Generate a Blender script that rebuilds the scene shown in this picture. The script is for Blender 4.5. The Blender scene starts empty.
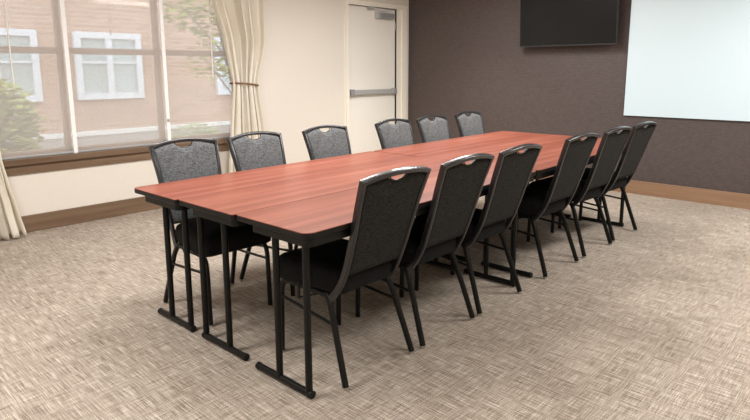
import bpy, bmesh, math, random
from mathutils import Vector, Matrix
random.seed(7)
S = bpy.context.scene
COL = S.collection
PI = math.pi

# ------------------------------------------------------------------ camera
cam_d = bpy.data.cameras.new('camera'); cam = bpy.data.objects.new('camera', cam_d); COL.objects.link(cam)
F, CX, CY, YAW, PITCH, ROLL, H = 579.26, 373.69, 172.51, 0.75251, 0.17463, -0.00379, 1.354
fw = Vector((math.cos(YAW)*math.cos(PITCH), math.sin(YAW)*math.cos(PITCH), -math.sin(PITCH)))
r0 = Vector((math.sin(YAW), -math.cos(YAW), 0)); u0 = r0.cross(fw)
rr = r0*math.cos(ROLL)+u0*math.sin(ROLL); uu = -r0*math.sin(ROLL)+u0*math.cos(ROLL)
M = Matrix((rr, uu, -fw)).transposed().to_4x4(); M.translation = (0, 0, H)
cam.matrix_world = M
cam_d.sensor_width = 36; cam_d.lens = F*36/750
cam_d.shift_x = (375-CX)/750; cam_d.shift_y = -(210-CY)/750
cam_d.clip_start = 0.02; cam_d.clip_end = 200
S.camera = cam

# ------------------------------------------------------------------ view, world, lamps
S.view_settings.view_transform = 'Standard'; S.view_settings.look = 'None'
S.view_settings.gamma = 1; S.view_settings.use_curve_mapping = False
S.view_settings.exposure = 0.14
w = bpy.data.worlds.new('sky'); S.world = w; w.use_nodes = True
bg = w.node_tree.nodes['Background']; bg.inputs[0].default_value = (0.76, 0.88, 1.0, 1); bg.inputs[1].default_value = 3.3

def area(name, loc, sx, sy, power, col=(1, .985, .965), rot=(0, 0, 0), spread=PI):
    l = bpy.data.lights.new(name, 'AREA'); l.shape = 'RECTANGLE'; l.size = sx; l.size_y = sy
    l.energy = power; l.color = col; l.spread = spread
    o = bpy.data.objects.new(name, l); o.location = loc; o.rotation_euler = rot; COL.objects.link(o); return o
def spot(name, loc, power, angle=100, blend=.8, col=(1, .90, .78), tilt=(0, 0, 0)):
    l = bpy.data.lights.new(name, 'SPOT'); l.energy = power; l.spot_size = math.radians(angle); l.spot_blend = blend
    l.color = col; l.shadow_soft_size = .07
    o = bpy.data.objects.new(name, l); o.location = loc; o.rotation_euler = tilt; COL.objects.link(o); return o
CEIL = 2.60
for x, y, p in ((0.2, 2.7, 62), (2.6, 3.0, 62), (4.7, 3.2, 64), (4.9, 0.3, 76), (1.8, -.3, 36), (-1.4, .4, 34)):
    area('ceiling_lamp', (x, y, CEIL-.02), 1.15, .55, p)
for x, y, p in ((5.5, 4.1, 30),):
    spot('downlight', (x, y, CEIL-.03), p*3)

# ------------------------------------------------------------------ material helpers
def mat(name, col=(.5, .5, .5), rough=.5, metal=0, **kw):
    m = bpy.data.materials.new(name); m.use_nodes = True
    b = m.node_tree.nodes['Principled BSDF']
    b.inputs['Base Color'].default_value = (*col, 1); b.inputs['Roughness'].default_value = rough; b.inputs['Metallic'].default_value = metal
    for k, v in kw.items(): b.inputs[k.replace('_', ' ')].default_value = v
    return m
def N(m, t, **kw):
    n = m.node_tree.nodes.new(t)
    for k, v in kw.items():
        if k in n.inputs.keys(): n.inputs[k].default_value = v
        else: setattr(n, k, v)
    return n
def L(m, a, b): m.node_tree.links.new(a, b)
def bsdf(m): return m.node_tree.nodes['Principled BSDF']
def coords(m, scale=(1, 1, 1), rot=(0, 0, 0)):
    t = N(m, 'ShaderNodeTexCoord'); mp = N(m, 'ShaderNodeMapping')
    mp.inputs['Scale'].default_value = scale; mp.inputs['Rotation'].default_value = rot
    L(m, t.outputs['Object'], mp.inputs['Vector']); return mp.outputs['Vector']
def noise(m, vec, scale, detail=3, rough=.5):
    n = N(m, 'ShaderNodeTexNoise'); n.inputs['Scale'].default_value = scale; n.inputs['Detail'].default_value = detail
    n.inputs['Roughness'].default_value = rough; L(m, vec, n.inputs['Vector']); return n.outputs['Fac']
def ramp(m, fac, stops, interp='LINEAR'):
    r = N(m, 'ShaderNodeValToRGB'); r.color_ramp.interpolation = interp
    e = r.color_ramp.elements
    while len(e) < len(stops): e.new(.5)
    for i, (p, c) in enumerate(stops): e[i].position = p; e[i].color = (*c, 1)
    L(m, fac, r.inputs['Fac']); return r.outputs['Color']
def math_(m, op, a, b):
    n = N(m, 'ShaderNodeMath', operation=op)
    for i, v in enumerate((a, b)):
        if isinstance(v, (int, float)): n.inputs[i].default_value = v
        else: L(m, v, n.inputs[i])
    return n.outputs[0]
def mixc(m, fac, a, b, mode='MIX'):
    n = N(m, 'ShaderNodeMix', data_type='RGBA', blend_type=mode)
    for i, v in ((0, fac), (6, a), (7, b)):
        if isinstance(v, (int, float)): n.inputs[i].default_value = v
        elif isinstance(v, tuple): n.inputs[i].default_value = (*v, 1)
        else: L(m, v, n.inputs[i])
    return n.outputs[2]
def bump(m, fac, strength=.3, dist=.002):
    b = N(m, 'ShaderNodeBump'); b.inputs['Strength'].default_value = strength; b.inputs['Distance'].default_value = dist
    L(m, fac, b.inputs['Height']); L(m, b.outputs['Normal'], bsdf(m).inputs['Normal'])

# ------------------------------------------------------------------ materials
def m_carpet():
    m = mat('woven carpet', rough=.95); m.node_tree.nodes['Principled BSDF'].inputs['Specular IOR Level'].default_value = .1
    a = noise(m, coords(m, (225, 7.5, 1)), 1, 4, .62)
    b = noise(m, coords(m, (10, 235, 1)), 1, 4, .62)
    a2 = noise(m, coords(m, (60, 2.5, 1)), 1, 2, .5)
    b2 = noise(m, coords(m, (3, 60, 1)), 1, 2, .5)
    c = noise(m, coords(m, (1.6, 1.6, 1)), 1, 2)
    sel = noise(m, coords(m, (9, 9, 1)), 1, 3, .6)
    selr = ramp(m, sel, [(.35, (.3, .3, .3)), (.65, (.62, .62, .62))])
    v = mixc(m, .14, mixc(m, selr, a, b), mixc(m, .45, a2, b2))
    fine = noise(m, coords(m, (260, 260, 1)), 1, 2, .7)
    v = mixc(m, .22, v, fine)
    v = math_(m, 'ADD', v, math_(m, 'MULTIPLY', math_(m, 'SUBTRACT', c, .5), .05))
    col = ramp(m, v, [(.41, (.145, .112, .085)), (.475, (.285, .234, .186)), (.53, (.43, .366, .303)), (.595, (.70, .62, .535))])
    L(m, col, bsdf(m).inputs['Base Color']); bump(m, v, .5, .004); return m
def m_wood(name, c1, c2, c3, scale, rough, coat=0, axis='x'):
    m = mat(name, rough=rough); bsdf(m).inputs['Coat Weight'].default_value = coat; bsdf(m).inputs['Coat Roughness'].default_value = .15
    s = {'x': (1.3, 26, 26), 'y': (26, 1.3, 26)}[axis]
    a = noise(m, coords(m, s), scale, 6, .62); d = noise(m, coords(m, tuple(k*.22 for k in s)), scale, 3, .5)
    v = mixc(m, .45, a, d)
    L(m, ramp(m, v, [(.34, c1), (.5, c2), (.66, c3)]), bsdf(m).inputs['Base Color']); bump(m, a, .05, .001); return m
def m_plain(name, col, rough, amt=.04, sc=400, metal=0, bs=.15, bd=.001, **kw):
    m = mat(name, col, rough, metal, **kw)
    f = noise(m, coords(m), sc, 3)
    lo = tuple(c*(1-amt) for c in col); hi = tuple(min(1, c*(1+amt)) for c in col)
    L(m, ramp(m, f, [(.3, lo), (.7, hi)]), bsdf(m).inputs['Base Color'])
    if bs: bump(m, f, bs, bd)
    return m
CARPET = m_carpet()
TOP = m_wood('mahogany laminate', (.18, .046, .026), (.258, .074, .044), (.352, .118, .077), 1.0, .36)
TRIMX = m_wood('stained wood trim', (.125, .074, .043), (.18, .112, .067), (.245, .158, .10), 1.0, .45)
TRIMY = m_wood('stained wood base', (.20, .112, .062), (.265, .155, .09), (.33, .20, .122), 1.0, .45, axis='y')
WALL = m_plain('cream painted wall', (.77, .715, .635), .85, .015, 90)
CEILM = m_plain('white ceiling', (.78, .76, .72), .9, .02, 60)
def m_brown():
    m = mat('taupe wallcovering', rough=.62)
    br = N(m, 'ShaderNodeTexBrick'); br.offset = .5
    mp = coords(m, (1, 1, 1), (0, PI/2, PI/2))
    t = N(m, 'ShaderNodeTexCoord'); sep = N(m, 'ShaderNodeSeparateXYZ'); cmb = N(m, 'ShaderNodeCombineXYZ')
    L(m, t.outputs['Object'], sep.inputs[0]); L(m, sep.outputs['Y'], cmb.inputs['X']); L(m, sep.outputs['Z'], cmb.inputs['Y'])
    L(m, cmb.outputs[0], br.inputs['Vector'])
    br.inputs['Color1'].default_value = (.070, .050, .045, 1); br.inputs['Color2'].default_value = (.094, .070, .063, 1)
    br.inputs['Mortar'].default_value = (.046, .034, .033, 1); br.inputs['Scale'].default_value = 1
    br.inputs['Mortar Size'].default_value = .0022; br.inputs['Brick Width'].default_value = .034; br.inputs['Row Height'].default_value = .017
    n2 = noise(m, coords(m, (1, 60, 260)), 1, 3, .6)
    c = mixc(m, ramp(m, n2, [(.35, (0, 0, 0)), (.65, (.5, .5, .5))]), br.outputs['Color'], (.100, .076, .070))
    L(m, c, bsdf(m).inputs['Base Color']); bump(m, br.outputs['Fac'], .25, -.001); return m
BROWN = m_brown()
BLK = m_plain('black textured steel', (.006, .006, .0055), .36, .3, 500, bs=.25, bd=.0008, Specular_IOR_Level=.25)
FRM = m_plain('hammered charcoal steel', (.011, .011, .012), .3, .35, 260, metal=0, Coat_Weight=.45, Coat_Roughness=.15, bs=.35, bd=.0012)
EDGE = m_plain('black vinyl edge', (.008, .0075, .007), .42, .2, 300, Specular_IOR_Level=.25)
def m_fab(name, lo, hi, sc, sheen=.3):
    m = mat(name, rough=.85); bsdf(m).inputs['Sheen Weight'].default_value = sheen; bsdf(m).inputs['Specular IOR Level'].default_value = .5 if sheen > .1 else .2
    v = coords(m, (1, 1, 1.0)); n0 = noise(m, v, 30, 2)
    wv = N(m, 'ShaderNodeTexNoise'); wv.inputs['Scale'].default_value = sc; wv.inputs['Detail'].default_value = 4; wv.inputs['Distortion'].default_value = 1.6
    mp = N(m, 'ShaderNodeMapping'); mp.inputs['Scale'].default_value = (.45, 1, 1.3); L(m, v, mp.inputs['Vector']); L(m, mp.outputs[0], wv.inputs['Vector'])
    L(m, ramp(m, wv.outputs['Fac'], [(.40, lo), (.60, hi)]), bsdf(m).inputs['Base Color']); bump(m, wv.outputs['Fac'], .5, .002); return m
FFRONT = m_fab('grey patterned upholstery', (.026, .028, .030), (.130, .138, .142), 170, .2)
FBACK = m_fab('charcoal woven upholstery', (.0045, .0042, .0038), (.028, .0255, .022), 150, .02)
FSEAT = m_fab('black seat upholstery', (.003, .003, .003), (.009, .0088, .0085), 150, 0)
GLIDE = mat('nickel glide', (.55, .53, .50), .3, .9)
DOORM = m_plain('cream door paint', (.90, .865, .79), .5, .01, 30, bs=.03)
CASE = m_plain('cream door frame paint', (.92, .87, .76), .45, .01, 30, bs=.03)
ALU = m_plain('brushed aluminium', (.55, .56, .56), .35, .08, 200, metal=.35, bs=.05)
ALUD = m_plain('aluminium grey hardware', (.38, .39, .40), .4, .1, 200, metal=.3, bs=.05)
WHITE = m_plain('plain white', (.93, .93, .92), .45, .01, 50, bs=.02)
WFRAME = m_plain('tan window frame', (.33, .225, .15), .5, .08, 40, bs=.05)
CORD = mat('white cord', (.85, .84, .80), .6)
def m_curtain():
    m = mat('cream satin curtain', (.78, .68, .50), .5); b = bsdf(m); b.inputs['Sheen Weight'].default_value = .3
    a = noise(m, coords(m, (6, 6, 1.5)), 1, 3); f = noise(m, coords(m, (400, 400, 400)), 1, 2)
    L(m, ramp(m, a, [(.35, (.90, .84, .72)), (.6, (.97, .93, .84))]), b.inputs['Base Color']); bump(m, f, .1, .0005)
    tr = N(m, 'ShaderNodeBsdfTranslucent'); tr.inputs[0].default_value = (.95, .86, .70, 1)
    mx = N(m, 'ShaderNodeMixShader'); mx.inputs[0].default_value = .25
    out = m.node_tree.nodes['Material Output']; L(m, b.outputs[0], mx.inputs[1]); L(m, tr.outputs[0], mx.inputs[2]); L(m, mx.outputs[0], out.inputs[0]); return m
CURT = m_curtain()
TIE = m_plain('brown braided cord', (.20, .08, .03), .6, .3, 300)
def m_shade():
    m = bpy.data.materials.new('sheer solar shade cloth'); m.use_nodes = True; nt = m.node_tree
    for n in list(nt.nodes):
        if n.type == 'BSDF_PRINCIPLED': nt.nodes.remove(n)
    out = nt.nodes['Material Output']
    tr = N(m, 'ShaderNodeBsdfTransparent'); tr.inputs[0].default_value = (.95, .93, .90, 1)
    tl = N(m, 'ShaderNodeBsdfTranslucent'); tl.inputs[0].default_value = (.80, .77, .74, 1)
    df = N(m, 'ShaderNodeBsdfDiffuse'); df.inputs[0].default_value = (.70, .65, .60, 1)
    m1 = N(m, 'ShaderNodeMixShader'); m1.inputs[0].default_value = .5; L(m, tl.outputs[0], m1.inputs[1]); L(m, df.outputs[0], m1.inputs[2])
    f = noise(m, coords(m, (500, 1, 60)), 1, 2); g = noise(m, coords(m, (60, 1, 500)), 1, 2)
    fac = math_(m, 'ADD', math_(m, 'MULTIPLY', math_(m, 'SUBTRACT', math_(m, 'ADD', f, g), 1.0), .30), .53)
    m2 = N(m, 'ShaderNodeMixShader'); L(m, fac, m2.inputs[0]); L(m, tr.outputs[0], m2.inputs[1]); L(m, m1.outputs[0], m2.inputs[2])
    L(m, m2.outputs[0], out.inputs[0]); return m
SHADE = m_shade()
def m_glass():
    m = bpy.data.materials.new('window glass'); m.use_nodes = True; nt = m.node_tree
    nt.nodes.remove(nt.nodes['Principled BSDF']); out = nt.nodes['Material Output']
    tr = N(m, 'ShaderNodeBsdfTransparent'); tr.inputs[0].default_value = (.97, .98, .98, 1)
    gl = N(m, 'ShaderNodeBsdfGlossy'); gl.inputs['Roughness'].default_value = .02
    mx = N(m, 'ShaderNodeMixShader'); mx.inputs[0].default_value = .05
    L(m, tr.outputs[0], mx.inputs[1]); L(m, gl.outputs[0], mx.inputs[2]); L(m, mx.outputs[0], out.inputs[0]); return m
GLASS = m_glass()
def m_brick():
    m = mat('red brick', rough=.9)
    t = N(m, 'ShaderNodeTexCoord'); sep = N(m, 'ShaderNodeSeparateXYZ'); cmb = N(m, 'ShaderNodeCombineXYZ')
    L(m, t.outputs['Object'], sep.inputs[0]); L(m, sep.outputs['X'], cmb.inputs['X']); L(m, sep.outputs['Z'], cmb.inputs['Y'])
    br = N(m, 'ShaderNodeTexBrick'); L(m, cmb.outputs[0], br.inputs['Vector'])
    br.inputs['Color1'].default_value = (.40, .22, .14, 1); br.inputs['Color2'].default_value = (.52, .31, .21, 1); br.inputs['Mortar'].default_value = (.56, .40, .31, 1)
    br.inputs['Scale'].default_value = 1; br.inputs['Brick Width'].default_value = .21; br.inputs['Row Height'].default_value = .075; br.inputs['Mortar Size'].default_value = .009
    L(m, br.outputs['Color'], bsdf(m).inputs['Base Color']); return m
BRICK = m_brick()
STONE = m_plain('pale limestone', (.78, .76, .72), .8, .05, 10)
OWHITE = m_plain('weathered white paint', (.70, .71, .74), .6, .03, 20)
OGLASS = mat('far window glass', (.42, .48, .47), .15)
GROUND = m_plain('pale concrete paving', (.44, .39, .35), .9, .08, 6)
def m_leaf(name, a, b):
    m = mat(name, rough=.6); L(m, ramp(m, noise(m, coords(m), 9, 3), [(.35, a), (.65, b)]), bsdf(m).inputs['Base Color']); return m
LEAF = m_leaf('green shrub leaves', (.22, .26, .06), (.50, .50, .14))
LEAF2 = m_leaf('pale green leaves', (.30, .38, .16), (.55, .60, .32))
BARK = m_plain('grey bark', (.20, .15, .11), .9, .2, 30)
BOARD = mat('pale glass whiteboard', (.60, .725, .775), .4)
SCREEN = mat('black glossy screen', (.006, .006, .0065), .2, Specular_IOR_Level=.35)
BEZEL = mat('dark bezel', (.03, .03, .032), .3)

# ------------------------------------------------------------------ mesh helpers
class MB:
    def __init__(s): s.v = []; s.f = []; s.sm = []
    def add(s, vs, fs, smooth=False):
        o = len(s.v); s.v += [tuple(v) for v in vs]; s.f += [tuple(i+o for i in f) for f in fs]; s.sm += [smooth]*len(fs); return s
    def box(s, x0, x1, y0, y1, z0, z1, b=0):
        bm = bmesh.new(); bmesh.ops.create_cube(bm, size=1)
        for v in bm.verts: v.co = Vector(((x0+x1)/2+v.co.x*(x1-x0), (y0+y1)/2+v.co.y*(y1-y0), (z0+z1)/2+v.co.z*(z1-z0)))
        if b: bmesh.ops.bevel(bm, geom=bm.edges[:], offset=b, segments=2, profile=.5, affect='EDGES')
        bm.verts.index_update(); s.add([v.co for v in bm.verts], [[v.index for v in f.verts] for f in bm.faces]); bm.free(); return s
    def sweep(s, path, sec, ref=None, cap=True, closed=False, smooth=True):
        # sec: list of (a,b) section points or radius; ref: fixed second axis
        if isinstance(sec, (int, float)): sec = [(sec*math.cos(2*PI*k/12), sec*math.sin(2*PI*k/12)) for k in range(12)]
        P = [Vector(p) for p in path]; n = len(P); m = len(sec); vs = []; prev = None
        for i in range(n):
            if closed: t0 = (P[i]-P[i-1]).normalized(); t1 = (P[(i+1) % n]-P[i]).normalized()
            else:
                t0 = (P[i]-P[i-1]).normalized() if i else (P[1]-P[0]).normalized()
                t1 = (P[i+1]-P[i]).normalized() if i < n-1 else t0
            t = (t0+t1).normalized()
            if ref is not None: nb = Vector(ref); nb = (nb-t*nb.dot(t)).normalized()
            else:
                if prev is None: q = Vector((0, 0, 1)) if abs(t.z) < .9 else Vector((1, 0, 0))
                else: q = prev
                nb = (q-t*q.dot(t)).normalized(); prev = nb
            na = t.cross(nb); k = 1/max(.5, t.dot(t1))
            bend = (t1-t0); ba = bend.dot(na); bb = bend.dot(nb)
            ka = k if abs(ba) > abs(bb) else 1; kb = k if abs(bb) > abs(ba) else 1
            vs += [P[i]+na*a*ka+nb*b*kb for a, b in sec]
        fs = []
        for i in range(n if closed else n-1):
            j = (i+1) % n
            fs += [(i*m+k, i*m+(k+1) % m, j*m+(k+1) % m, j*m+k) for k in range(m)]
        s.add(vs, fs, smooth)
        if cap and not closed: s.add(vs[:m], [tuple(range(m))[::-1]]); s.add(vs[-m:], [tuple(range(m))])
        return s
    def rings(s, rings, smooth=True, caps=True):
        m = len(rings[0]); vs = [p for r in rings for p in r]
        s.add(vs, [(i*m+k, i*m+(k+1) % m, (i+1)*m+(k+1) % m, (i+1)*m+k) for i in range(len(rings)-1) for k in range(m)], smooth)
        if caps: s.add(rings[0], [tuple(range(m))[::-1]], smooth); s.add(rings[-1], [tuple(range(m))], smooth)
        return s
    def grid(s, fn, nu, nv, smooth=True):
        vs = [fn(i/nu, j/nv) for j in range(nv+1) for i in range(nu+1)]
        s.add(vs, [(j*(nu+1)+i, j*(nu+1)+i+1, (j+1)*(nu+1)+i+1, (j+1)*(nu+1)+i) for j in range(nv) for i in range(nu)], smooth); return s
    def build(s, name, m, parent=None, merge=True, wn=False):
        me = bpy.data.meshes.new(name); me.from_pydata(s.v, [], s.f)
        for p, k in zip(me.polygons, s.sm): p.use_smooth = k
        bm = bmesh.new(); bm.from_mesh(me)
        if merge: bmesh.ops.remove_doubles(bm, verts=bm.verts[:], dist=1e-5)
        bmesh.ops.recalc_face_normals(bm, faces=bm.faces[:])
        for e in bm.edges:
            if len(e.link_faces) == 2 and e.calc_face_angle(0) > math.radians(40): e.smooth = False
        bm.to_mesh(me); bm.free()
        me.materials.append(m); o = bpy.data.objects.new(name, me); COL.objects.link(o)
        if parent: o.parent = parent
        return o
def rrect(w, h, r, n=4, cx=0, cy=0):
    out = []
    for sx, sy, a in ((1, 1, 0), (-1, 1, 1), (-1, -1, 2), (1, -1, 3)):
        for k in range(n+1):
            t = (a+k/n)*PI/2; out.append((cx+sx*(w/2-r)+r*math.cos(t), cy+sy*(h/2-r)+r*math.sin(t)))
    return out
def smoothpath(pts, sub=4):
    P = [Vector(p) for p in pts]; out = []
    for i in range(len(P)-1):
        a, b, c, d = P[max(i-1, 0)], P[i], P[i+1], P[min(i+2, len(P)-1)]
        for k in range(sub):
            t = k/sub; out.append(.5*((2*b)+(c-a)*t+(2*a-5*b+4*c-d)*t*t+(3*b-3*c+d-a)*t**3))
    out.append(P[-1]); return out
def thing(name, label, cat, loc=(0, 0, 0), rz=0, group=None):
    o = bpy.data.objects.new(name, None); COL.objects.link(o); o.empty_display_size = .1
    o.location = loc; o.rotation_euler = (0, 0, rz); return tag(o, label, cat, group)
def tag(o, label=None, cat=None, group=None):
    if label: o['label'] = label
    if cat: o['category'] = cat
    if group: o['group'] = group
    return o
def struct(name, mb, m, parent=None):
    o = mb.build(name, m, parent)
    if parent is None: o['kind'] = 'structure'
    return o
def copy_tree(o, parent=None):
    kids = list(o.children); c = o.copy(); COL.objects.link(c)
    if parent: c.parent = parent
    for k in kids: copy_tree(k, c)
    return c

# ------------------------------------------------------------------ room shell
X0, X1, Y0, Y1 = -2.6, 6.548, -2.8, 5.438
WX0, WX1, WZ0, WZ1 = 1.03, 3.70, .64, 2.42     # window opening
struct('floor', MB().box(X0-.15, X1+.15, Y0-.15, Y1+.15, -.08, 0), CARPET)
struct('ceiling', MB().box(X0-.15, X1+.15, Y0-.15, Y1+.15, CEIL, CEIL+.1), CEILM)
DX0, DX1, DZ = 5.335, 6.285, 2.185
wl = MB()
T = .16
wl.box(X0-.15, WX0, Y1, Y1+T, 0, CEIL); wl.box(WX0, WX1, Y1, Y1+T, 0, WZ0-.055); wl.box(WX0, WX1, Y1, Y1+T, WZ1, CEIL)
wl.box(WX1, DX0, Y1, Y1+T, 0, CEIL); wl.box(DX0, DX1, Y1, Y1+T, DZ, CEIL); wl.box(DX1, X1, Y1, Y1+T, 0, CEIL)
struct('wall_left', wl, WALL)
struct('wall_right', MB().box(X1, X1+.15, Y0, Y1+T, 0, CEIL), BROWN)
struct('wall_back', MB().box(X0, X1, Y0-.15, Y0, 0, CEIL), WALL)
struct('wall_near', MB().box(X0-.15, X0, Y0, Y1, 0, CEIL), WALL)
def base(x0, x1, name='baseboard_left'):
    b = MB().box(x0, x1, Y1-.016, Y1, 0, .148, .003); return struct(name, b, TRIMX)
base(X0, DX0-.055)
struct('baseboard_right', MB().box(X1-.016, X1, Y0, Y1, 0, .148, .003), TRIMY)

# window frame
wf = MB()
YF0, YF1 = Y1+.055, Y1+.125
wf.box(WX0, WX1, YF0, YF1, WZ0-.01, WZ0+.042); wf.box(WX0, WX1, YF0, YF1, WZ1-.05, WZ1)
for cx in (WX0+.03, 1.905, 2.795, WX1-.03): wf.box(cx-.026, cx+.010, YF0, YF1, WZ0, WZ1)
wf.box(WX0, WX1, YF0+.01, YF1-.01, 1.505, 1.56)
win = struct('window_1', wf, WFRAME)
for a, b in ((1.092, 1.873), (1.937, 2.763), (2.827, 3.638)):
    for z0, z1 in ((WZ0+.042, 1.505), (1.56, WZ1-.05)):
        g = MB().add([(a, YF0+.035, z0), (b, YF0+.035, z0), (b, YF0+.035, z1), (a, YF0+.035, z1)], [(0, 1, 2, 3)]).build('pane', GLASS, win)
struct('trim_1', MB().box(WX0-.06, WX1+.06, Y1-.045, YF0, .585, .638, .004), TRIMX)          # stool
struct('trim_2', MB().box(WX0-.04, WX1+.04, Y1-.018, Y1, .505, .585, .003), TRIMX)              # apron
# plain white strips filling the gaps between the shades
for k, (x, where) in enumerate(((1.921, 'left'), (2.812, 'right'))):
    g = tag(MB().box(x-.018, x+.018, Y1-.012, Y1-.0005, .638, WZ1, .002).build('white_strip', WHITE),
        'narrow white vertical strip between the roller shades, %s of the two' % where, 'strip', 'white strips between the window shades')
    if k: MB().box(x-.012, x+.010, Y1-.022, Y1-.012, .86, .885, .002).build('catch', ALUD, g)
SH = []
for (a, b), lab in zip(((1.045, 1.904), (1.938, 2.795), (2.829, 3.69)), ('beside the left curtain, green bush behind it', 'in the middle of the window', 'beside the gathered right curtain')):
    r = thing('roller_shade', 'sheer beige roller shade '+lab, 'window shade', ((a+b)/2, Y1-.014, .65), 0, 'sheer roller shades')
    h = (b-a)/2; SH.append(r)
    MB().add([(-h, 0, 0), (h, 0, 0), (h, 0, WZ1-.65), (-h, 0, WZ1-.65)], [(0, 1, 2, 3)]).build('shade_cloth', SHADE, r)
    MB().box(-h, h, -.006, .006, -.008, .006, .002).build('hem_bar', ALUD, r)
for k, x, z, y in ((0, 1.483, 1.24, -.016), (2, 3.328, 1.28, -.016)):
    x -= SH[k].location.x
    MB().sweep([(x, y, WZ1-.65), (x, y, z-.65)], .0065).build('pull_cord', CORD, SH[k])
x = 2.315-SH[1].location.x
MB().sweep([(x, .012, WZ1-.65), (x, .012, 1.02)], .003).build('pull_cord', ALUD, SH[1])

# door
dr = struct('door_1', MB().box(DX0+.012, DX1-.002, Y1+.03, Y1+.075, .012, DZ-.006, .002), DOORM)
dr['label'] = 'cream flush door with a push bar'
tg = struct('trim_3', MB().box(DX0-.055, DX0, Y1-.02, Y1+.03, 0, DZ).box(DX0-.055, DX1+.21, Y1-.02, Y1+.03, DZ, DZ+.058, .002)
   .box(DX1, DX1+.10, Y1-.006, Y1+.03, 0, DZ-.0005, .002).box(DX1+.10, DX1+.20, Y1-.022, Y1+.03, 0, DZ+.001, .002)
   , CASE)
# push bar (part of door)
pb = MB().box(DX0+.03, DX1-.03, Y1-.03, Y1-.005, 1.035, 1.10, .006).build('push_bar', ALU, dr)
MB().box(DX0+.022, DX0+.085, Y1-.034, Y1+.03, 1.028, 1.108, .004).box(DX1-.085, DX1-.022, Y1-.034, Y1+.03, 1.028, 1.108, .004).build('end_bracket', ALUD, pb)
cl = MB().box(5.87, 6.20, Y1-.04, Y1+.03, 2.045, 2.115, .006).build('door_closer', ALUD, dr)
MB().box(5.865, 5.92, Y1-.045, Y1+.03, 2.04, 2.12, .004).build('closer_cap', ALU, cl)
MB().sweep([(5.90, Y1-.03, 2.13), (6.10, Y1-.11, 2.15), (5.77, Y1-.03, 2.17)], [(a*.5, b) for a, b in rrect(.02, .008, .003)]).build('closer_arm', ALU, cl)
MB().box(5.70, 5.80, Y1-.028, Y1-.018, 2.15, 2.185, .002).build('arm_bracket', ALU, cl)
for z in (.25, 1.05, 1.95): MB().sweep([(DX1-.004, Y1+.022, z-.05), (DX1-.004, Y1+.022, z+.05)], .007).build('hinge', ALU, dr)

# ------------------------------------------------------------------ curtains
def curtain(name, zs, label, nf, seed, mirror=None):
    rnd = random.Random(seed); ph = [rnd.uniform(0, 6.28) for _ in range(4)]
    def interp(z, k):
        for (a, b) in zip(zs[:-1], zs[1:]):
            if a[0] >= z >= b[0]:
                t = (a[0]-z)/(a[0]-b[0]); t = t*t*(3-2*t)*.5+t*.5; return a[k]+(b[k]-a[k])*t
        return zs[-1][k]
    th = .0022
    def pt(u, v, off):
        z = zs[0][0]*(1-v)+zs[-1][0]*v; xl, xr, am = interp(z, 1), interp(z, 2), interp(z, 3)
        uu_ = u+.018*math.sin(2*PI*u*2+ph[0]+z*1.3)
        x = xl+(xr-xl)*u + .012*math.sin(2*PI*nf*u*2+ph[2])
        y = Y1-.115+am*math.sin(2*PI*nf*uu_+ph[1]+.5*math.sin(z*2+ph[3]))+am*.35*math.sin(2*PI*nf*1.7*u+ph[2])
        y -= .02*math.exp(-((z-.0)/.3)**2)
        return (x, y+off, z)
    m = MB(); nu, nv = nf*14, 60
    m.grid(lambda u, v: pt(u, v, 0), nu, nv)
    o = m.build(name, CURT)
    md = o.modifiers.new('thickness', 'SOLIDIFY'); md.thickness = .004; md.offset = 0
    tag(o, label, 'curtain')
    return o
cr = curtain('curtain', [(2.58, 3.24, 3.93, .046), (2.06, 3.30, 3.93, .046), (1.67, 3.41, 3.92, .046), (1.21, 3.50, 3.81, .027), (.66, 3.44, 3.88, .032), (.29, 3.39, 3.92, .046), (.012, 3.36, 3.95, .048)],
    'cream satin curtain gathered by a brown tieback, right of the window', 6, 3)
cl_ = curtain('curtain', [(2.58, 0.845, 1.425, .046), (1.67, 0.885, 1.355, .046), (1.21, 0.945, 1.305, .028), (.90, 0.915, 1.310, .03), (.66, 0.885, 1.325, .032), (.48, 0.865, 1.350, .046), (.27, 0.855, 1.385, .046), (.012, 0.845, 1.425, .048)],
    'cream curtain left of the window, its pleated skirt reaching the floor', 7, 11)
def tie(cx, hw, z, parent):
    pts = [(cx+hw*math.cos(2*PI*k/40), Y1-.115+.052*math.sin(2*PI*k/40), z-.016*math.cos(2*PI*k/40)-.008*math.sin(2*PI*k/40)) for k in range(40)]
    MB().sweep(pts, .0085, closed=True).build('tieback', TIE, parent)
tie(3.655, .175, 1.21, cr); tie(1.125, .19, 1.21, cl_)

# ------------------------------------------------------------------ wall screen and whiteboard
tv = thing('television', 'black flat screen television mounted high on the dark wall', 'television', (X1-.0, 3.01, 1.62))
hw, th_ = .575, math.radians(3.2)
def rotm(mb, dx):
    mb.v = [(x*math.cos(th_)-z*math.sin(th_)+dx, y, z*math.cos(th_)+x*math.sin(th_)) for x, y, z in mb.v]; return mb
rotm(MB().box(-.012, .03, -hw, hw, 0, .67, .004), -.13).build('bezel', BEZEL, tv)
rotm(MB().box(-.0135, -.0118, -hw+.007, hw-.007, .014, .663), -.13).build('screen', SCREEN, tv)
rotm(MB().box(-.0135, -.012, -hw+.002, hw-.002, .001, .008), -.13).build('lower_edge', BEZEL, tv)
MB().box(-.022, -.001, -.25, .25, .15, .55, .002).box(-.10, -.02, -.2, -.16, .2, .5).box(-.10, -.02, .16, .2, .2, .5).build('wall_bracket', BLK, tv)
wb = thing('whiteboard', 'large pale frameless whiteboard on the dark wall', 'whiteboard', (X1, 1.15, .857))
MB().box(-.022, -.012, -1.2, 1.2, 0, 1.30, .001).build('board_panel', BOARD, wb)
MB().box(-.012, -.0005, -1.15, 1.15, .03, 1.27).build('backing', EDGE, wb)

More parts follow.
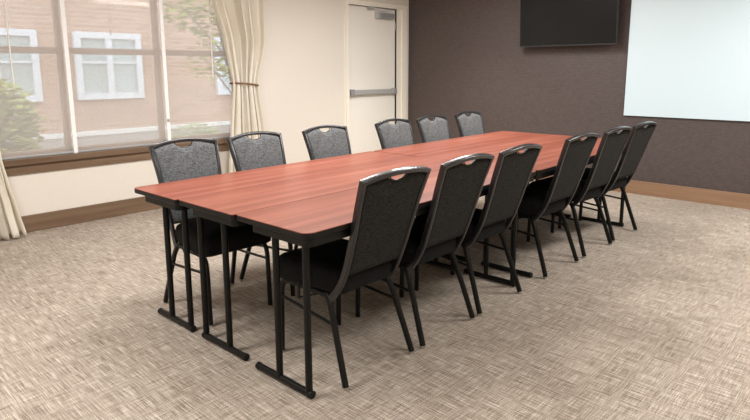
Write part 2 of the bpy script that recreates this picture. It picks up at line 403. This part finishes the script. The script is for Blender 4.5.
# ------------------------------------------------------------------ tables
TX, TY, TA = 1.3697, 1.6558, .01357
ROWS = ((-.007, .472), (.468, .464), (.932, .450))
RAD = ((.045, .016), (.016, .014), (.012, .03))
def make_table(Lg, legs_x, flip, RW, rad):
    t = bpy.data.objects.new('training_table', None); COL.objects.link(t); t.empty_display_size = .1
    D = RW-.0008; ht = .737
    def slab(inset, z, dr):
        w_, h_ = Lg-2*inset, D-2*inset; out = []
        for sx, sy, a in ((1, 1, 0), (-1, 1, 1), (-1, -1, 2), (1, -1, 3)):
            r_ = rad[0 if sy < 0 else 1]-inset
            for k in range(7):
                t_ = (a+k/6)*PI/2; out.append((Lg/2+sx*(w_/2-r_)+r_*math.cos(t_), RW/2+sy*(h_/2-r_)+r_*math.sin(t_), z))
        return out
    MB().rings([slab(.0005, ht-.004, 0), slab(.0005, ht-.0008, 0), slab(.0010, ht, 0)], smooth=False).build('tabletop', TOP, t)
    MB().rings([slab(.003, ht-.027, .03), slab(0, ht-.024, .033), slab(0, ht-.0035, .033), slab(.0003, ht-.0030, .032)], smooth=False).build('edge_band', EDGE, t)
    # apron frame under the top
    ya, yb = (.012, RW-.085)
    ap = MB(); ins = .016
    ring_o = rrect(Lg-2*ins, yb-ya, .028, 5, Lg/2, (ya+yb)/2); ring_i = rrect(Lg-2*ins-.008, yb-ya-.008, .024, 5, Lg/2, (ya+yb)/2)
    z0, z1 = ht-.062, ht-.0265; m = len(ring_o)
    vs = [(x, y, z1) for x, y in ring_o]+[(x, y, z0) for x, y in ring_o]+[(x, y, z0) for x, y in ring_i]+[(x, y, z1) for x, y in ring_i]
    ap.add(vs, [(a*m+k, a*m+(k+1) % m, ((a+1) % 4)*m+(k+1) % m, ((a+1) % 4)*m+k) for a in range(4) for k in range(m)])
    ap.build('apron', BLK, t)
    sec = [(.0155*math.cos(2*PI*k/12), .0155*math.sin(2*PI*k/12)) for k in range(12)]
    for k_, lx in enumerate(legs_x):
        fl_ = flip ^ (k_ == 0 and Lg > 1.95)
        ps = (.078, .272) if not fl_ else (RW-.272, RW-.062)
        fb = [(lx, .040, .017), (lx, .046, .017), (lx, RW-.046, .017), (lx, RW-.040, .017)]
        L_ = MB().sweep([(lx, .066, .019), (lx, RW-.050, .019)], .0160).build('foot_bar', BLK, t)
        MB().sweep([(lx, .056, .019), (lx, .070, .019)], .0175).build('end_cap', EDGE, L_)
        MB().sweep([(lx, RW-.054, .019), (lx, RW-.040, .019)], .0175).build('end_cap', EDGE, L_)
        for p in ps:
            MB().sweep([(lx, p, .030), (lx, p, ht-.045)], sec).build('leg', BLK, t)
        MB().box(lx-.03, lx+.03, ps[0]-.05, ps[1]+.05, ht-.05, ht-.027, .004).build('leg_bracket', BLK, t)
    return t
LG1, LG2 = 1.904, 1.981
names = ['near row', 'middle row', 'far row']
protos = {}
for seg in (0, 1):
    for row in (0, 1, 2):
        flip = row == 1; key = (seg, row)
        lx = ((.060, .080, .088)[row], LG1-(.100 if row == 2 else .135)) if seg == 0 else (.078, LG2-(.13 if row == 2 else .218))
        if key not in protos: t = protos[key] = make_table((LG1, LG2)[seg], lx, flip, ROWS[row][1], RAD[row])
        else: t = copy_tree(protos[key])
        a = 0 if seg == 0 else LG1+.003; a += (.016, .004, -.008)[row] + (0, .002, .010)[row]*seg; b = ROWS[row][0]
        c, s = math.cos(TA), math.sin(TA)
        t.location = (TX+a*c-b*s, TY+a*s+b*c, 0); t.rotation_euler = (0, 0, TA)
        lab = [['front corner nearest the camera', 'near end, between the other two near end tables', 'near end, closest to the window'],
               ['far end, behind the chairs seen from behind', 'far end, between the other two far end tables', 'far end, on the door side']][seg][row]
        tag(t, 'narrow mahogany table, '+lab, 'table', 'narrow tables pushed together into one large table')

# ------------------------------------------------------------------ chairs
ZS = [(.36, .190, .132), (.42, .182, .085), (.50, .178, .045), (.60, .182, .010), (.70, .187, -.022), (.80, .195, -.052), (.917, .206, -.093)]
def side(z):
    for a, b in zip(ZS[:-1], ZS[1:]):
        if z <= b[0]:
            t = (z-a[0])/(b[0]-a[0]); return a[1]+(b[1]-a[1])*t, a[2]+(b[2]-a[2])*t
    a, b = ZS[-2:]; t = (z-a[0])/(b[0]-a[0]); return b[1], a[2]+(b[2]-a[2])*t
def make_chair():
    c = bpy.data.objects.new('banquet_chair', None); COL.objects.link(c); c.empty_display_size = .1
    leftp = smoothpath([(-w_, y, z) for z, w_, y in ZS], 3)
    rail = []
    for k in range(1, 12):
        u = -1+2*k/12; z = .917+.024*(1-u*u); rail.append(Vector((u*.206, side(z)[1]+0.012*(1-u*u)*-1, z)))
    path = leftp+rail+[Vector((-p.x, p.y, p.z)) for p in reversed(leftp)]
    nrm = Vector((0, -.28, -.96)).cross(Vector((1, 0, 0)))   # normal of the leaning back
    MB().sweep(path, rrect(.021, .030, .006, 3), ref=(0, -.95, -.27)).build('back_frame', FRM, c)
    # padded back with hand-hold notch
    ztop0, zb = .911, .482
    def edge_top(u):
        z = ztop0+.024*(1-u*u)-.001; nt = max(0, 1-(u/.29)**2); return z-.034*nt**.6
    def pt(u, v, s_):
        uu_ = 2*u-1; zt = edge_top(uu_); z = zb+(zt-zb)*v
        w_, y = side(z); w_ -= .005
        e = min(1, (1-abs(uu_))/.10, 1)*1.0; e = math.sqrt(max(0, 1-(1-e)**2)); ev = min(1, v/.05, (1-v)/.05); ev = math.sqrt(max(0, 1-(1-ev)**2))
        th = (.016 if s_ > 0 else .010)*e*ev + (.006*(1-uu_**2)*math.sin(PI*min(1, v)) if s_ > 0 else 0)
        return (uu_*w_, y+s_*th, z-.001)
    MB().grid(lambda u, v: pt(u, v, 1), 32, 26).build('backrest', FFRONT, c)
    MB().grid(lambda u, v: pt(u, v, -1), 32, 26).build('back_panel', FBACK, c)
    lip = []
    for k in range(17):
        u = -.29+.58*k/16; z = edge_top(u); w_, y = side(z); lip.append((u*(w_-.01), y-.006, z))
    MB().sweep(lip, .0035).build('handle_trim', FRM, c)
    # seat
    def ring(ins, z, dome=0):
        pts = []
        for x, y in rrect(2, 2, .22, 6):
            yy = .075+.43*(y+1)/2; hw_ = .182+.042*(y+1)/2
            k = 1-ins/.2
            pts.append((x*hw_*k, .29+(yy-.29)*k, z))
        return pts
    MB().rings([ring(.014, .388), ring(.002, .398), ring(0, .42), ring(0, .448), ring(0, .460), ring(.007, .482), ring(.022, .496), ring(.05, .504), ring(.12, .508), ring(.19, .509)]).build('seat', FSEAT, c)
    for s_ in (-1, 1):
        rl = smoothpath([(s_*.182, .16, .383), (s_*.188, .138, .37), (s_*.196, .115, .33), (s_*.205, .082, .24), (s_*.223, .002, .012)], 4)
        lg = MB().sweep(rl, [(a, b) for a, b in rrect(.024, .030, .011, 4)], ref=(0, 1, 0)).build('leg', BLK, c)
        MB().sweep([(s_*.223, 0, 0), (s_*.223, .0015, .013)], .011).build('foot_glide', GLIDE, lg)
        fl = smoothpath([(s_*.186, .42, .380), (s_*.188, .452, .366), (s_*.189, .470, .33), (s_*.189, .476, .24), (s_*.190, .482, .012)], 4)
        lg = MB().sweep(fl, rrect(.024, .028, .011, 4), ref=(0, 1, .2)).build('leg', BLK, c)
        MB().sweep([(s_*.190, .483, 0), (s_*.190, .482, .013)], .011).build('foot_glide', GLIDE, lg)
        MB().sweep([(s_*.189, .474, .292), (s_*.203, .093, .262)], .0075).build('stretcher', BLK, c)
        MB().box(s_*.218-.004, s_*.218+.004, .30, .315, .33, .41, .002).sweep([(s_*.212, .308, .335), (s_*.19, .20, .375)], .005).build('linking_bracket', BLK, c)
    sf = MB()
    for s_ in (-1, 1): sf.sweep([(s_*.184, .14, .378), (s_*.186, .425, .379)], rrect(.022, .024, .009, 3))
    sf.sweep([(-.18, .19, .376), (.18, .19, .376)], .009); sf.sweep([(-.18, .41, .376), (.18, .41, .376)], .009)
    sf.build('seat_frame', BLK, c)
    return c
proto = make_chair()
near = [(1.812, 1.655, .0), (2.338, 1.652, .01), (2.856, 1.655, 0), (3.648, 1.652, -.03), (4.230, 1.640, -.04), (4.772, 1.638, -.04)]
near_l = ['nearest the camera, beside the table corner', 'second from the camera', 'third from the camera',
          'fourth from the camera, just past a gap', 'fifth from the camera, second to last', 'last of them, below the whiteboard']
far = [(1.748, 3.112, -.05), (2.272, 3.118, .02), (2.897, 3.112, .0), (3.663, 3.112, 0), (4.198, 3.115, 0), (4.832, 3.15, 0)]
far_l = ['below the window', 'before the gathered curtain', 'alone before cream wall', 'before the cream door', 'at the room corner', 'farthest, before the dark wall']
first = True
for (lst, labs, rot, tl, gp) in ((near, near_l, 0, 'black metal chair seen from behind, ', 'chairs on the near side of the table'), (far, far_l, PI, 'black metal chair with grey back facing the camera, ', 'chairs on the window side of the table')):
    for (x, y, j), lab in zip(lst, labs):
        c = proto if first else copy_tree(proto); first = False
        c.location = (x, y, 0); c.rotation_euler = (0, 0, rot+j); tag(c, tl+lab, 'chair', gp)

# ------------------------------------------------------------------ outdoors
struct('ground', MB().box(-14, 24, Y1+T, 30, -.35, -.02), GROUND)
BY = 10.5
bl = thing('brick_building', 'red brick building with white windows across the way outside', 'building', (4.4, BY, -.02))
MB().box(-14, 16, .06, .5, 0, 7).build('wall', BRICK, bl)
MB().box(-14, 16, -.02, .06, .262, .345, .008).build('stone_band', STONE, bl)
MB().box(-14, 16, .0, .06, 0, .262).build('plinth', GROUND, bl)
for x0, x1 in ((2.05, 3.28), (3.84, 5.0), (6.55, 7.7), (.2, 1.4), (9, 10.2)):
    for z0, z1 in ((.87, 2.02), (3.9, 5.2)):
        a, b = x0-4.4, x1-4.4; z0_, z1_ = z0+.02, z1+.02; t_ = .105
        m = MB().box(a, b, -.02, .10, z0_, z0_+t_).box(a, b, -.02, .10, z1_-t_, z1_).box(a, a+t_, -.02, .10, z0_+t_+.001, z1_-t_-.001).box(b-t_, b, -.02, .10, z0_+t_+.001, z1_-t_-.001)
        c = (a+b)/2; m.box(c-.055, c+.055, -.01, .09, z0_+t_, z1_-t_); zc = (z0_+z1_)/2+.06; m.box(a+t_, b-t_, 0, .08, zc-.02, zc+.02)
        f_ = m.build('window_frame', OWHITE, bl)
        MB().box(a+.05, b-.05, .03, .05, z0_+.05, z1_-.05).build('pane', OGLASS, f_)
def leaves(cx, cy, cz, rx, ry, rz_, n, size, seed):
    rnd = random.Random(seed); m = MB()
    for _ in range(n):
        while True:
            p = Vector((rnd.uniform(-1, 1), rnd.uniform(-1, 1), rnd.uniform(-1, 1)))
            if .45 < p.length < 1: break
        p = Vector((cx+p.x*rx, cy+p.y*ry, cz+p.z*rz_)); s = size*rnd.uniform(.6, 1.3)
        R_ = Matrix.Rotation(rnd.uniform(0, 6.28), 3, 'Z') @ Matrix.Rotation(rnd.uniform(-1.2, 1.2), 3, 'X')
        q = [R_ @ Vector(v)*s+p for v in ((-1, 0, 0), (-.35, -.35, .08), (.5, -.3, .05), (1, 0, 0), (.5, .3, .05), (-.35, .35, .08))]
        m.add(q, [(0, 1, 2, 3, 4, 5)])
    return m
bush = thing('bush', 'rounded green bush outside, at the left of the window', 'bush', (1.98, 8.5, -.02))
leaves(0, 0, .66, .62, .55, .68, 2600, .07, 1).build('foliage', LEAF, bush)
MB().sweep([(0, 0, 0), (.02, 0, .5)], .03).sweep([(0, 0, .05), (-.2, .05, .55)], .015).sweep([(0, 0, .05), (.2, .05, .55)], .015).build('stem', BARK, bush)
b2 = thing('bush', 'low pale green bush outside, seen through the right roller shade', 'bush', (4.85, 8.5, -.02))
leaves(0, 0, .26, .50, .3, .30, 500, .05, 2).build('foliage', LEAF2, b2)
MB().sweep([(0, 0, 0), (0, 0, .25)], .02).build('stem', BARK, b2)
tr = thing('tree', 'slender leafy tree outside, behind the right roller shade', 'tree', (5.25, 8.3, -.02))
m = leaves(-.25, 0, 2.5, .75, .5, .65, 700, .07, 3); lf2 = leaves(-.1, 0, 1.55, .55, .35, .35, 160, .06, 4); m.add(lf2.v, lf2.f)
m.build('foliage', LEAF, tr)
MB().sweep(smoothpath([(.35, 0, 0), (.3, 0, .8), (.1, 0, 1.7), (-.1, 0, 2.8)], 4), .035).sweep([(.12, 0, 1.6), (-.5, .1, 2.3)], .015).sweep([(.28, 0, .9), (-.3, 0, 1.6)], .012).sweep([(.1, 0, 1.8), (.4, 0, 2.6)], .014).build('trunk', BARK, tr)
